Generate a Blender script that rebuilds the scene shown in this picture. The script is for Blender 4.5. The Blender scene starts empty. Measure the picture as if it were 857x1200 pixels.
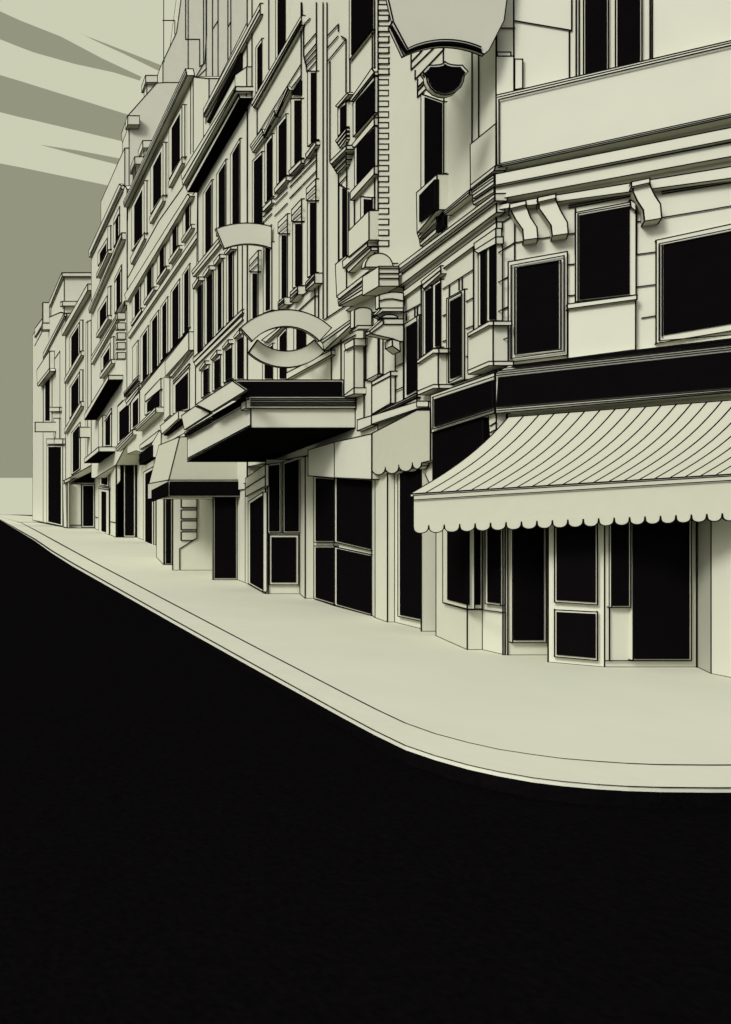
import bpy, bmesh, math, random
from mathutils import Vector
random.seed(4)
S = bpy.context.scene
COL = S.collection
# ---------------------------------------------------------------- survey camera
# eye 1.7 m above the pavement, looking straight up the street (+Y) through a shifted lens
F, CX, CY, EYE = 900.0, -12.0, 602.0, 1.7
LW = 1.12                                     # width of the drawn joint / edge lines


def lw(D):
    """edge-line width at distance D, finer on the far houses"""
    return LW * D / F * (1.0 if D < 16 else 0.86 if D < 32 else 0.74)


def ray(p):
    return Vector(((p[0] - CX) / F, 1.0, (CY - p[1]) / F))


EYEP = Vector((0, 0, EYE))


class Plane:
    """a vertical wall plane; n points out of the wall"""
    def __init__(self, pt, n):
        self.p = Vector(pt); self.n = Vector(n).normalized()

    def at(self, px, d=0.0):
        r = ray(px)
        k = (self.n.dot(self.p - EYEP) + d) / self.n.dot(r)
        return EYEP + r * k


def street(L):
    return Plane((L, 0, 0), (-1, 0, 0))


def front(D):
    return Plane((0, D, 0), (0, -1, 0))


def ground(p, z=0.0):
    r = ray(p); k = (z - EYE) / r.z
    return EYEP + r * k


def through(p, q):
    """vertical plane through two pavement points, facing the street"""
    a, b = ground(p), ground(q)
    t = b - a
    n = Vector((t.y, -t.x, 0))
    if n.dot(EYEP - a) < 0: n = -n
    return Plane(a, n)


def crop(x0, y0, s):
    def f(txt):
        v = [float(t) for t in txt.split()]
        return [(x0 + v[i] / s, y0 + v[i + 1] / s) for i in range(0, len(v), 2)]
    return f


def quad(c, txt):
    """x0 x1 tl tr bl br -> TL TR BR BL"""
    x0, x1, tl, tr, bl, br = [float(t) for t in txt.split()]
    return c('%f %f %f %f %f %f %f %f' % (x0, tl, x1, tr, x1, br, x0, bl))


N = crop(0, 0, 1)
a = crop(30, 300, 6); b = crop(30, 450, 6); c = crop(100, 60, 6); d = crop(100, 230, 6); e = crop(100, 380, 6)
f = crop(180, 20, 6); g = crop(200, 200, 6); h = crop(190, 350, 6); i = crop(285, 20, 6); j = crop(285, 190, 6)
k = crop(300, 330, 6); l = crop(370, 20, 6); m = crop(370, 190, 6); n = crop(370, 320, 6); o = crop(470, 150, 6)
p = crop(470, 300, 6); q = crop(560, 0, 2.886); r = crop(560, 260, 2.886); s = crop(440, 460, 3.529)
t = crop(580, 540, 3.094); u = crop(150, 460, 4.285); v = crop(280, 440, 3.895); w = crop(200, 340, 3.726)
y5 = crop(360, 0, 3.571)

# ---------------------------------------------------------------- materials


def mat(name, col, rough=0.9, grain=0.05, scale=6.0, spec=0.15, bump=0.0):
    m_ = bpy.data.materials.new(name); m_.use_nodes = True
    nt = m_.node_tree; bs = nt.nodes['Principled BSDF']
    bs.inputs['Roughness'].default_value = rough
    bs.inputs['Specular IOR Level'].default_value = spec
    tc = nt.nodes.new('ShaderNodeTexCoord'); no = nt.nodes.new('ShaderNodeTexNoise')
    no.inputs['Scale'].default_value = scale; no.inputs['Detail'].default_value = 6
    nt.links.new(tc.outputs['Object'], no.inputs['Vector'])
    ra = nt.nodes.new('ShaderNodeMapRange')
    ra.inputs['From Min'].default_value = 0.25; ra.inputs['From Max'].default_value = 0.75
    ra.inputs['To Min'].default_value = 1 - grain; ra.inputs['To Max'].default_value = 1 + grain
    nt.links.new(no.outputs['Fac'], ra.inputs['Value'])
    mx = nt.nodes.new('ShaderNodeVectorMath'); mx.operation = 'SCALE'
    mx.inputs[0].default_value = col
    nt.links.new(ra.outputs['Result'], mx.inputs['Scale'])
    nt.links.new(mx.outputs['Vector'], bs.inputs['Base Color'])
    return m_


def emit(name, col):
    m_ = bpy.data.materials.new(name); m_.use_nodes = True
    nt = m_.node_tree; nt.nodes.clear()
    em = nt.nodes.new('ShaderNodeEmission'); out = nt.nodes.new('ShaderNodeOutputMaterial')
    em.inputs['Color'].default_value = (*col, 1)
    nt.links.new(em.outputs[0], out.inputs[0])
    return m_


STONE = mat('sage_stone', (0.515, 0.52, 0.42), grain=0.035, scale=1.3)
TRIM = mat('sage_trim', (0.515, 0.52, 0.42), grain=0.02, scale=3)
CLOTH = mat('awning_cloth', (0.425, 0.43, 0.335), grain=0.02, scale=8)
INK = mat('black_joint', (0.006, 0.0055, 0.0055), spec=0.0, grain=0.1)
GLASS_AND_SHADE = mat('black_glass_and_shade', (0.0030, 0.0026, 0.0028), rough=0.5, spec=0.0, grain=0.1)  # panes and black panels, plus the shade painted under the marquee
SIGN = mat('sign_face', (0.515, 0.52, 0.42), grain=0.015, scale=3)
PAVE = mat('pavement_slab', (0.585, 0.592, 0.472), grain=0.03, scale=0.9)
KERB = mat('kerb_stone', (0.585, 0.592, 0.472), grain=0.03, scale=3)
ROAD = mat('asphalt', (0.0030, 0.0026, 0.0028), rough=0.95, spec=0.0, grain=0.25, scale=30)
KX = 2 ** -0.66                              # the sky's own brightness under the picture's exposure
SKYL = emit('pale_sky', (0.60 * KX, 0.612 * KX, 0.456 * KX))
SKYD = emit('olive_sky', (0.293 * KX, 0.301 * KX, 0.212 * KX))

# ---------------------------------------------------------------- mesh builder
EPS = [0]


def eps():
    EPS[0] = (EPS[0] + 1) % 29
    return EPS[0] * 0.0006


class MB:
    def __init__(self):
        self.v = []; self.f = []; self.m = []; self.mats = []

    def mi(self, m_):
        if m_ not in self.mats: self.mats.append(m_)
        return self.mats.index(m_)

    def face(self, vs, m_):
        b0 = len(self.v); self.v += [Vector(x) for x in vs]
        self.f.append(list(range(b0, b0 + len(vs)))); self.m.append(self.mi(m_))

    def bar(self, A, B, wd):
        A = Vector(A); B = Vector(B); dr = B - A
        if dr.length < 1e-5: return
        dr.normalize()
        up = Vector((0, 0, 1)) if abs(dr.z) < 0.9 else Vector((0, 1, 0))
        x_ = dr.cross(up).normalized() * wd / 2; y_ = dr.cross(x_).normalized() * wd / 2
        A = A - dr * wd * 0.45; B = B + dr * wd * 0.45
        b0 = len(self.v)
        self.v += [A - x_ - y_, A + x_ - y_, A + x_ + y_, A - x_ + y_, B - x_ - y_, B + x_ - y_, B + x_ + y_, B - x_ + y_]
        mi = self.mi(INK)
        for q_ in ((0, 3, 2, 1), (4, 5, 6, 7), (0, 1, 5, 4), (1, 2, 6, 5), (2, 3, 7, 6), (3, 0, 4, 7)):
            self.f.append([b0 + z_ for z_ in q_]); self.m.append(mi)

    def prism(self, fr, bk, m_, under=None, ink=True, smooth=False, sides=None):
        nn = len(fr)
        wd = lw(sum(x.y for x in fr) / nn)
        b0 = len(self.v); self.v += list(fr) + list(bk)
        ms = self.mi(m_)
        self.f.append(list(range(b0, b0 + nn))); self.m.append(ms)
        self.f.append([b0 + nn + z_ for z_ in reversed(range(nn))]); self.m.append(ms)
        cen = sum(fr, Vector()) / nn
        for z_ in range(nn):
            y_ = (z_ + 1) % nn
            mm = ms if sides is None else self.mi(sides)
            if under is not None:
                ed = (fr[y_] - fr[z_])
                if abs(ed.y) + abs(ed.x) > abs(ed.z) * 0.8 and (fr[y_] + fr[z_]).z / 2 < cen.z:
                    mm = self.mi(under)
            self.f.append([b0 + z_, b0 + nn + z_, b0 + nn + y_, b0 + y_]); self.m.append(mm)
        if ink:
            for z_ in range(nn):
                y_ = (z_ + 1) % nn; x_ = (z_ - 1) % nn
                self.bar(fr[z_], fr[y_], wd); self.bar(bk[z_], bk[y_], wd)
                d1 = (fr[z_] - fr[x_]).normalized(); d2 = (fr[y_] - fr[z_]).normalized()
                if d1.dot(d2) < 0.86 or not smooth: self.bar(fr[z_], bk[z_], wd)

    def slab(self, pl, pts, dd, th, m_=None, **kw):
        dd += eps()
        fr = [pl.at(x, dd) for x in pts]
        bk = [x - pl.n * th for x in fr]
        self.prism(fr, bk, m_ or STONE, **kw)
        return fr

    def lines(self, pl, pts, dd=0.01):
        P = [pl.at(x, dd) for x in pts]
        for A, B in zip(P, P[1:]):
            self.bar(A, B, lw((A.y + B.y) / 2))

    def build(self, name, parent=None, loc=None):
        if loc is None: loc = Vector(parent['base']) if parent is not None and 'base' in parent else Vector((0, 0, 0))
        me = bpy.data.meshes.new(name)
        me.from_pydata([x - loc for x in self.v], [], self.f)
        for m_ in self.mats: me.materials.append(m_)
        me.polygons.foreach_set('material_index', self.m)
        bm = bmesh.new(); bm.from_mesh(me)
        bmesh.ops.recalc_face_normals(bm, faces=bm.faces); bm.to_mesh(me); bm.free()
        ob = bpy.data.objects.new(name, me); COL.objects.link(ob)
        if parent is not None: ob.parent = parent
        else: ob.location = loc
        return ob


def tag(ob, label, cat, group=None, kind=None):
    if label: ob['label'] = label
    if cat: ob['category'] = cat
    if group: ob['group'] = group
    if kind: ob['kind'] = kind
    return ob


ROOTS = {}


def thing(name, loc, label, cat, group=None):
    ob = bpy.data.objects.new(name, None); COL.objects.link(ob)
    ob.location = loc; ob.empty_display_size = 0.3
    ROOTS[ob.name] = Vector(loc)
    return tag(ob, label, cat, group)


class Thing:
    """a top-level thing whose parts are traced onto one main plane"""
    def __init__(self, name, label, cat, pl, foot, group=None):
        self.pl = pl
        self.loc = Vector(foot)
        self.root = thing(name, self.loc, label, cat, group)
        self.wall = MB(); self.last = None

    def _b(self, mb, name, parent=None):
        par = parent or self.root
        ob = mb.build(name, None, Vector((0, 0, 0)))
        for vv in ob.data.vertices: vv.co -= self.loc
        ob.parent = par
        return ob

    def part(self, name, pts, dd=0.1, th=None, pl=None, m_=None, parent=None, lines=(), **kw):
        mb = MB(); pl = pl or self.pl
        mb.slab(pl, pts, dd, (dd + 0.02) if th is None else th, m_ or STONE, **kw)
        for x in lines: mb.lines(pl, x, dd + 0.018)
        return self._b(mb, name, parent)

    def w(self, pts, dd=0.0, th=6.0, pl=None, m_=None, **kw):
        self.wall.slab(pl or self.pl, pts, dd, th, m_ or STONE, **kw)

    def ln(self, pts, dd=0.024, pl=None):
        self.wall.lines(pl or self.pl, pts, dd)

    def win(self, cq, txt, gp=(2, 2, 2, 2), dd=0.05, pl=None, name='window', pane='pane', frame=None):
        pl = pl or self.pl
        Q = quad(cq, txt) if isinstance(txt, str) else txt
        mb = MB(); mb.slab(pl, Q, dd, dd + 0.03, frame or TRIM)
        fo = self._b(mb, name)
        (x0, y0), (x1, y1), (x2, y2), (x3, y3) = Q
        gl, gt, gr, gb = [x + 0.55 if x > 0.5 else x for x in gp]
        wd = max(x1 - x0, 0.1)

        def top(x): return y0 + (y1 - y0) * (x - x0) / wd
        def bot(x): return y3 + (y2 - y3) * (x - x0) / wd
        xa, xb = x0 + gl, x1 - gr
        P = [(xa, top(xa) + gt), (xb, top(xb) + gt), (xb, bot(xb) - gb), (xa, bot(xa) - gb)]
        mb = MB(); mb.slab(pl, P, dd + 0.02, 0.03, GLASS_AND_SHADE, ink=False)
        self._b(mb, pane, fo)
        self.last = fo
        return fo

    def sub(self, name, pts, dd=0.12, th=None, pl=None, **kw):
        kw.setdefault('m_', TRIM)
        return self.part(name, pts, dd, th, pl, parent=self.last, **kw)

    def done(self, name='wall'):
        return self._b(self.wall, name)


def zpx(x, L, z):
    """row of height z on the street plane at column x"""
    return CY - (z - EYE) * (x - CX) / L


# ---------------------------------------------------------------- ground
def xform(pts): return [ground(x) for x in pts]


def joint(mb, A, B, zz):
    """a flat dark paving joint; wider far off, where several run together"""
    t_ = (B - A).normalized(); nn_ = Vector((-t_.y, t_.x, 0))
    wa, wb = [max(0.015, min(0.2, 1.3 / (abs(t_.x) * F * EYE / x.y ** 2 + abs(t_.y) * F * 0.48 / x.y))) / 2 for x in (A, B)]
    z0 = Vector((0, 0, zz))
    mb.face([A - nn_ * wa + z0, B - nn_ * wb + z0, B + nn_ * wb + z0, A + nn_ * wa + z0], INK)


inner = [(-11.2, 602.3), (0, 605.5), (24, 612.2), (41, 621), (70, 637), (112, 660), (200, 706.5), (300, 759), (400, 811), (440, 831.5), (475, 848), (510, 860.5), (549, 871), (585, 879), (624, 885), (660, 889.8), (699, 893), (736, 895.5), (773, 897), (834, 897.5), (900, 897.3), (1000, 896), (1300, 892)]
outer = [(-11.2, 602.4), (0, 608.5), (24, 622.3), (41, 632), (60, 645), (85, 660), (200, 725), (300, 781), (400, 836.5), (438, 857), (475, 875), (510, 887), (549, 898), (585, 906), (624, 913), (660, 917.5), (699, 921), (736, 923.2), (773, 924.4), (834, 925), (900, 924.8), (1000, 923), (1300, 919)]
mb = MB()
A_ = xform(inner)
mb.face([Vector((x.x, x.y, 0)) for x in A_] + [Vector((16, 4, 0)), Vector((30, 4, 0)), Vector((30, 2000, 0))], PAVE)
for A, B in zip(A_, A_[1:]):
    joint(mb, A, B, 0.006)
mb.bar(Vector((ground((20, 612)).x, 150, 0)), Vector((11, 150, 0)), 0.12)
tag(mb.build('pavement'), None, None, kind='structure')
mb = MB()
B_ = xform(outer)
for A, B, Cc, D_ in zip(A_, A_[1:], B_[1:], B_):
    z1 = Vector((0, 0, 0.004)); wd = max(0.006, min(0.05, LW * min(A.y, B.y) / F))
    mb.face([A + z1, B + z1, Cc + z1, D_ + z1], KERB)
    dn = Vector((0, 0, -min(0.1, 3.8 * D_.y / F))); dm = Vector((0, 0, -min(0.1, 3.8 * Cc.y / F))); dn2 = Vector((0, 0, -0.13))
    mb.face([D_ + z1, Cc + z1, Cc + dm, D_ + dn], KERB)
    mb.face([D_ + dn, Cc + dm, Cc + dn2, D_ + dn2], ROAD)
    joint(mb, D_, Cc, 0.010)
tag(mb.build('kerb'), None, None, kind='structure')
mb = MB()
mb.face([(-900, -60, -0.12), (60, -60, -0.12), (60, 2400, -0.12), (-900, 2400, -0.12)], ROAD)
tag(mb.build('road'), None, None, kind='structure')

# ---------------------------------------------------------------- sky
mb = MB()
RS = 1500.0
az = [math.radians(x) for x in range(-86, 87, 4)]
el = [math.radians(x) for x in (-3, 0, 6, 12, 20, 28, 36, 45, 54, 62)]


def dome(A, E): return Vector((RS * math.sin(A) * math.cos(E), RS * math.cos(A) * math.cos(E), RS * math.sin(E)))


for A0, A1 in zip(az, az[1:]):
    for E0, E1 in zip(el, el[1:]):
        mb.face([dome(A0, E0), dome(A1, E0), dome(A1, E1), dome(A0, E1)], SKYL)
SP = front(1000.0)
bands = [
    '-60 -14 24 24 72 43 120 68.5 166 90 164 94.5 134 85 88 75 40 61.5 24 55.5 -60 22',
    '87 35 101 42 150 61 188 76 205 83 205 92 188 84 145 63 111 47.5',
    '-60 70 24 95 40 100 146 133 190 147 190 178 143 165.5 40 141 24 137.5 -60 116',
    '46 169.5 90 176 137 185 160 189 160 199 134 192 90 181',
    '-60 180 24 196 123 216.5 170 227 170 560 -60 560',
]
for nb, bd in enumerate(bands):
    mb.face([SP.at(x, nb * 0.5) for x in N(bd)], SKYD)
tag(mb.build('sky'), None, None, kind='structure')

# ---------------------------------------------------------------- shop storeys with zigzag fronts


def shopfront(T, px, ztop, back, name='shopfront'):
    """ground-floor wall: plan traced on the pavement, carried up to ztop"""
    P = xform(px)
    mb_ = MB()
    pts = P + [Vector((back, P[-1].y, 0)), Vector((back, P[0].y + 0.01, 0))]
    up = Vector((0, 0, ztop))
    lo = [x - Vector((0, 0, 0.02)) for x in pts]
    hi = [x + up for x in pts]
    nn = len(pts)
    for z_ in range(nn):
        y_ = (z_ + 1) % nn
        mb_.face([lo[z_], lo[y_], hi[y_], hi[z_]], STONE)
    mb_.face(hi, STONE)
    for z_ in range(len(P)):
        wd_ = lw(P[z_].y)
        mb_.bar(lo[z_], hi[z_], wd_)
        if z_ + 1 < len(P):
            wd_ = lw((P[z_].y + P[z_ + 1].y) / 2)
            mb_.bar(P[z_], P[z_ + 1], wd_); mb_.bar(hi[z_], hi[z_ + 1], wd_)
    return T._b(mb_, name)


def zb(xs, L, z): return [(x, zpx(x, L, z)) for x in xs]


# ================================================================ far corner house (leftmost)
PL = street(9.2)
T = Thing('corner_house', 'farthest house at the left end, with a tall narrow black doorway', 'building', PL, (9.2, 110, 0))
T.w(N('38.5 393 50.5 372 57 372 71 366 77.3 367 77.3 619 51 612 38.5 609.5'), 0, 5)
T.ln(a('125 690 125 1200')); T.ln(b('125 0 125 970'))
T.ln(a('205 725 243 668 243 1200')); T.ln(b('243 0 243 415'))
T.ln(a('65 632 125 518 172 518'))
T.part('cornice', a('68 508 122 436 122 478 65 572'), 0.25)
T.part('parapet', a('125 685 272 403 272 425 125 715'), 0.25)
T.win(a, '128 187 870 770 1170 1170', (1.2, 1, 2.2, 1.5))
T.part('ledge', a('170 1063 240 1063 240 1093 170 1093'), 0.3)
T.part('bracket', b('198 240 240 240 240 412 200 372'), 0.2)
T.part('door_head', b('148 385 262 385 262 422 148 422'), 0.3)
T.win(b, '150 262 432 432 975 1000', (1.2, 1, 1.6, 1), name='door', pane='pane')
T.done()
# taller block behind it
PB = street(9.5)
T = Thing('tall_house', 'tall plain house with a flat coping rising behind the leftmost corner house', 'building', PB, (9.5, 105, 0))
T.w(N('58 410 58 358 75.3 323 75.3 600 58 600'), 0, 5.5)
T.part('coping', N('58 353.5 72.8 319.5 72.8 324 58 360'), 0.3, 5.4)
T.part('ledge', N('71 354 73 353 73 358.5 71 359.5'), 0.3, 2.2)
T.part('chimney_stack', a('122 327 170 327 170 470 122 470'), 0.0, 1.0, pl=front(118))
T.part('stack_base', a('118 472 174 472 174 518 118 518'), 0.2, 1.2, pl=front(118))
T.done()

# ================================================================ narrow house with two sill windows
PL = street(9.2)
T = Thing('narrow_house', 'narrow low house with stacked sill windows above a thin slanted canopy', 'building', PL, (9.2, 85, 0))
T.w(N('77.5 394 107.5 338 107.5 545 77.5 562'), 0, 1.2)
T.part('cornice', a('256 515 437 197 437 243 258 560'), 0.5)
T.ln(a('285 560 285 1200')); T.ln(b('285 0 285 270'))
T.part('pilaster', N('101 378 107 375 107 535 101 540'), 0.06)
T.ln(N('103 376 103 535'), 0.1)
W = T.win(a, '310 380 575 465 800 690', (1.4, 2, 0.8, 1)); T.sub('sill', a('275 862 390 667 390 700 275 895'), 0.32)
T.sub('surround', a('384 450 402 450 402 668 384 672'), 0.1)
W = T.win(a, '310 380 925 815 1145 1040', (1.4, 2, 0.8, 1)); T.sub('sill', b('275 318 390 122 390 157 275 350'), 0.32)
T.sub('surround', a('384 800 402 800 402 1020 384 1028'), 0.1)
W = T.win(b, '322 385 345 268 640 598', (1.2, 1.5, 0.8, 1))
P = front(89.5)
T.part('shopfront', b('285 690 490 585 492 1016 290 1012'), 0, 3.5, pl=P)
T.part('panel', b('300 703 392 703 392 992 300 992'), 0.1, pl=P)
T.win(b, '396 486 706 706 1008 1008', (1, 1, 1, 1), name='door', pl=P)
T.part('transom', b('325 692 482 605 482 692'), 0.15, pl=P, m_=GLASS_AND_SHADE)
T.part('pier', b('272 690 296 690 296 1013 272 1004'), 0.2)
T.part('canopy', b('270 678 488 572 488 590 276 698'), 0.35, 1.6, pl=P)
T.done()

# ================================================================ cornice house with quoins
PL = street(9.0)
T = Thing('cornice_house', 'tall house with heavy diagonal cornices, two black-bottomed canopies and a pale gable above it', 'building', PL, (9.0, 60, 0))
T.w(N('107.5 303 147 218 149 222 149 520 136 545 112 560 107.5 560'), 0, 5)
T.part('cornice', d('25 385 240 -85 252 -75 252 -50 30 430'), 0.2, lines=[d('35 405 248 -62')])
T.part('string_course', d('25 790 255 257 255 305 30 822'), 0.3, lines=[d('28 808 255 285')])
T.part('string_course', d('40 1130 278 737 278 768 46 1182'), 0.2, lines=[d('42 1150 278 752')])
T.part('rear_gable', N('118.7 236 146.3 173.5 146.3 262 118.7 320'), -0.4, 0.3)
T.ln(N('149 245 149 420'))
T.win(d, '90 155 400 295 490 388', (1.5, 3, 0.8, 1.2)); T.sub('sill', d('80 548 160 378 160 402 80 575'), 0.28)
T.sub('surround', d('160 212 178 205 178 372 160 378'), 0.1)
T.win(d, '200 241 165 72 360 270', (1.5, 4.5, 1, 1)); T.ln(d('200 200 241 122'), 0.085)
T.win(d, '90 155 805 700 950 850', (1.5, 3, 0.8, 1.2)); T.sub('sill', d('80 968 160 837 160 868 80 995'), 0.28)
T.sub('surround', d('160 640 178 630 178 838 160 845'), 0.1)
T.win(d, '207 255 580 482 828 742', (1.5, 3, 1, 1)); T.ln(d('207 605 255 510'), 0.085)
T.win(e, '112 177 232 130 335 250', (1.8, 3, 0.8, 1.2)); T.sub('sill', e('105 352 183 247 183 275 105 380'), 0.28)
T.sub('surround', e('180 95 200 85 200 245 180 250'), 0.1)
Q = MB()
for z_ in range(6):
    y_ = [366.5, 378.2, 389.8, 401.2, 412.8, 424]
    if z_ < 5: Q.slab(front(49.5), N('137.5 %f 147.3 %f 147.3 %f 137.5 %f' % (y_[z_], y_[z_], y_[z_] + 7.6, y_[z_] + 7.6)), 0.0, 0.4)
T._b(Q, 'quoin_strip')
T.part('canopy', e('-5 635 163 358 163 390 -3 672'), 1.0, 1.0, under=GLASS_AND_SHADE)
T.part('corner_post', e('95 680 122 640 122 862 95 862'), 0.25)
T.win(e, '128 185 680 590 858 858', (1.8, 4.5, 1.2, 0.8)); T.ln(e('130 690 185 620'), 0.085)
T.part('canopy', e('-5 945 95 862 95 895 -5 975'), 1.2, 1.2, under=GLASS_AND_SHADE)
shopfront(T, N('111.8 619.8 136 629.8'), 6.2, 13)
P = through((111.8, 619.8), (136, 629.8))
T.win(b, '523 585 560 510 710 722', (1, 1, 1, 1), pl=P, name='transom_window')
T.win(b, '517 588 730 742 1038 1060', (2.2, 3, 3, 1), pl=P, name='door'); T.sub('lintel', b('515 722 590 732 590 742 515 734'), 0.1, pl=P)
Q = MB()
for ll in ('490 935 510 942', '595 968 635 975', '595 500 595 1055'): Q.lines(P, b(ll), 0.03)
T._b(Q, 'shopfront_trim')
T.done()

# ================================================================ six-window house
PL = street(8.5)
T = Thing('sill_window_house', 'house with five small sill windows in a row above a row of six tall windows', 'building', PL, (8.5, 42, 0))
T.w([(149.3, 243), (222, 92), (226.8, 90), (245, 92), (245, 470), (245, 560), (205, 560)] + N('183 535 160 528 149.3 532'), 0, 5)
T.part('cornice', c('268 1060 705 125 716 172 276 1096'), 0.3, lines=[c('270 1075 708 142'), c('273 1088 712 160')])
T.part('cornice_moulding', c('292 1098 718 175 736 178 305 1102'), 0.1)
T.ln(N('223.6 92 223.6 180')); T.ln(N('226.6 92 226.6 178'))
T.ln(c('300 1100 300 1190')); T.ln(d('298 70 298 690'))
T.part('string_course', d('277 692 720 -15 738 0 293 742'), 0.2)
T.ln(d('300 572 520 170 690 -70')); T.ln(d('305 690 770 -30'))
T.part('string_course', d('300 968 792 243 792 285 306 998'), 0.12)
for txt, sl_, st_ in [
    ('590 680 548 385 900 748', '587 920 680 742 680 790 590 960', '683 375 700 375 700 742 683 745'),
    ('460 548 818 650 1145 1012', '454 1172 546 1010 546 1055 458 1212', '549 640 567 640 567 1012 549 1014'),
    ('327 415 1095 918 1405 1290', '318 1455 415 1275 415 1320 324 1498', '416 910 434 910 434 1278 416 1280')]:
    T.win(c, txt, (2.3, 3.5, 2.2, 2)); T.sub('sill', c(sl_), 0.14); T.sub('surround', c(st_), 0.09)
for txt, sl_ in [
    ('688 739 98 20 300 212', '677 302 747 197 747 224 680 325'),
    ('598 650 250 158 430 345', '588 448 660 345 660 372 591 475'),
    ('508 561 398 308 577 490', '500 594 571 490 571 516 503 618'),
    ('418 475 552 460 730 640', '411 740 483 636 483 660 415 765'),
    ('332 388 705 612 875 793', '322 890 395 785 395 810 325 912')]:
    T.win(d, txt, (2, 2.5, 1, 1)); T.sub('sill', d(sl_), 0.16)
for txt, gp in [('685 735 550 472 972 920', (1.2, 2, 1.2, 1)), ('602 664 672 580 1080 1000', (1.2, 2, 1.2, 1)), ('530 580 780 705 1160 1100', (1.4, 2, 1.4, 1)),
                ('458 516 880 800 1252 1190', (1.4, 2, 1.4, 1)), ('388 444 990 908 1322 1250', (2, 2, 1.4, 1)), ('334 372 1062 1012 1300 1262', (4, 3, 1.2, 1))]:
    T.win(d, txt, gp)
T.ln(e('385 448 728 30')); T.ln(e('385 462 728 42'))
T.part('apron_panel', e('562 262 728 52 728 182 565 365'), 0.22)
T.part('ledge', e('590 362 728 190 750 190 604 372'), 0.12)
T.part('string_course', e('272 482 372 362 372 402 276 512'), 0.15, lines=[e('274 492 372 376'), e('275 502 372 390')])
T.part('ledge', e('282 540 378 430 378 462 300 577'), 0.08, lines=[e('290 555 378 446')])
T.win(e, '228 318 577 492 845 768', (1.3, 8, 1.3, 1.4)); T.ln(e('228 575 265 535'), 0.085)
T.win(e, '322 382 540 478 750 700', (1.3, 4, 1.3, 1.4))
T.part('ledge', e('218 862 332 742 332 778 222 892'), 0.25, lines=[e('220 875 332 760')])
T.win(e, '420 532 498 380 640 580', (1.8, 11, 1, 1.4)); T.sub('lintel', e('422 500 532 380 532 455 422 545'), 0.09)
T.part('ledge', e('355 725 495 582 495 622 360 750'), 0.4, lines=[e('358 738 495 602')])
T.part('pilaster', e('555 372 595 372 595 640 555 680'), 0.08)
T.win(e, '618 732 400 280 630 600', (2, 7, 1.4, 1.4)); T.ln(e('618 420 732 298'), 0.085); T.ln(e('618 402 732 275'), 0.085)
T.part('ledge', e('528 715 655 608 655 665 540 772'), 0.3)
T.part('ledge_slot', e('556 757 668 678 668 700 556 782'), 0.2, m_=GLASS_AND_SHADE)
T.part('fascia', e('385 850 520 745 525 770 470 830 385 880'), 0.1)
T.part('sign_panel', e('382 915 465 852 465 932 382 988'), 0.3, m_=GLASS_AND_SHADE)
T.part('scroll_bracket', e('470 838 522 748 535 765 532 880 500 937 470 932'), 0.2)
shopfront(T, N('136 629.8 161 629.8 182.7 639'), 5.4, 14)
P = front(1530 / (629.8 - CY))
T.win(b, '690 772 510 510 1075 1075', (1, 3.5, 1, 1), pl=P, name='shop_window'); T.sub('lintel', b('688 508 772 440 772 512 690 552'), 0.1, pl=P)
T.part('pilaster', b('640 475 668 475 668 680 645 708 645 1078 640 1078'), 0.1, pl=P)
P = through((161, 629.8), (182.7, 639))
T.win(e, '410 480 1040 1000 1530 1565', (1.4, 2.5, 1.4, 1), pl=P, name='door')
T.done()

# gable wall, rear chimneys and rear blocks that show over the roofs
T = Thing('gabled_rear_house', 'pale sloping gable with a square block on its edge, rising behind the sill window house', 'building', front(62), (10.5, 62, 0))
T.w(c('308 1010 308 520 300 452 502 224 568 220 700 220 700 1010'), 0, 3.0)
T.part('gable_block', c('298 453 382 453 382 517 298 517'), 0.6, 0.8)
T.done()
for cap, sh, D_, lab in [('424 170 508 170 508 220 424 220', '433 222 500 222 500 420 433 420', 66, 'tallest roof chimney, square capped, on top of the sloping gable'),
                         ('404 628 480 628 480 680 404 680', '412 682 475 682 475 900 412 900', 55, 'square capped chimney just above the roof cornice, right of a lower one'),
                         ('348 742 410 742 410 795 348 795', '356 797 400 797 400 1000 356 1000', 55, 'smallest and lowest capped chimney beside the roof cornice')]:
    P = front(D_)
    T = Thing('chimney', lab, 'chimney', P, tuple(P.at(c(sh)[2])), 'roof chimneys')
    T.w(c(sh), 0, 1.1)
    T.part('chimney_cap', c(cap), 0.25, 1.6)
    T.done('shaft')
T = Thing('rear_tower', 'tall plain rear building with a setback top, behind the rooftops in the upper left', 'building', front(80), (20, 80, 0))
T.w(N('191 200 191 72 207 38 216 -30 330 -30 330 200'), 0, 3)
T.ln(N('192 72 192 -30')); T.ln(N('191 24 205 24 205 40'))
T.ln(N('217.5 -30 217.5 46 234 46 234 78 240 74 242 40 242 -30')); T.ln(N('238.5 -30 238.5 75 226 96 242 80'))
for xx in (220.5, 241.5, 249, 255.5, 267, 270.5): T.ln(N('%f 150 %f -30' % (xx, xx)))
T.ln(N('249 34 255 25')); T.ln(N('267 32 270.5 25'))
T.done()
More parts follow.
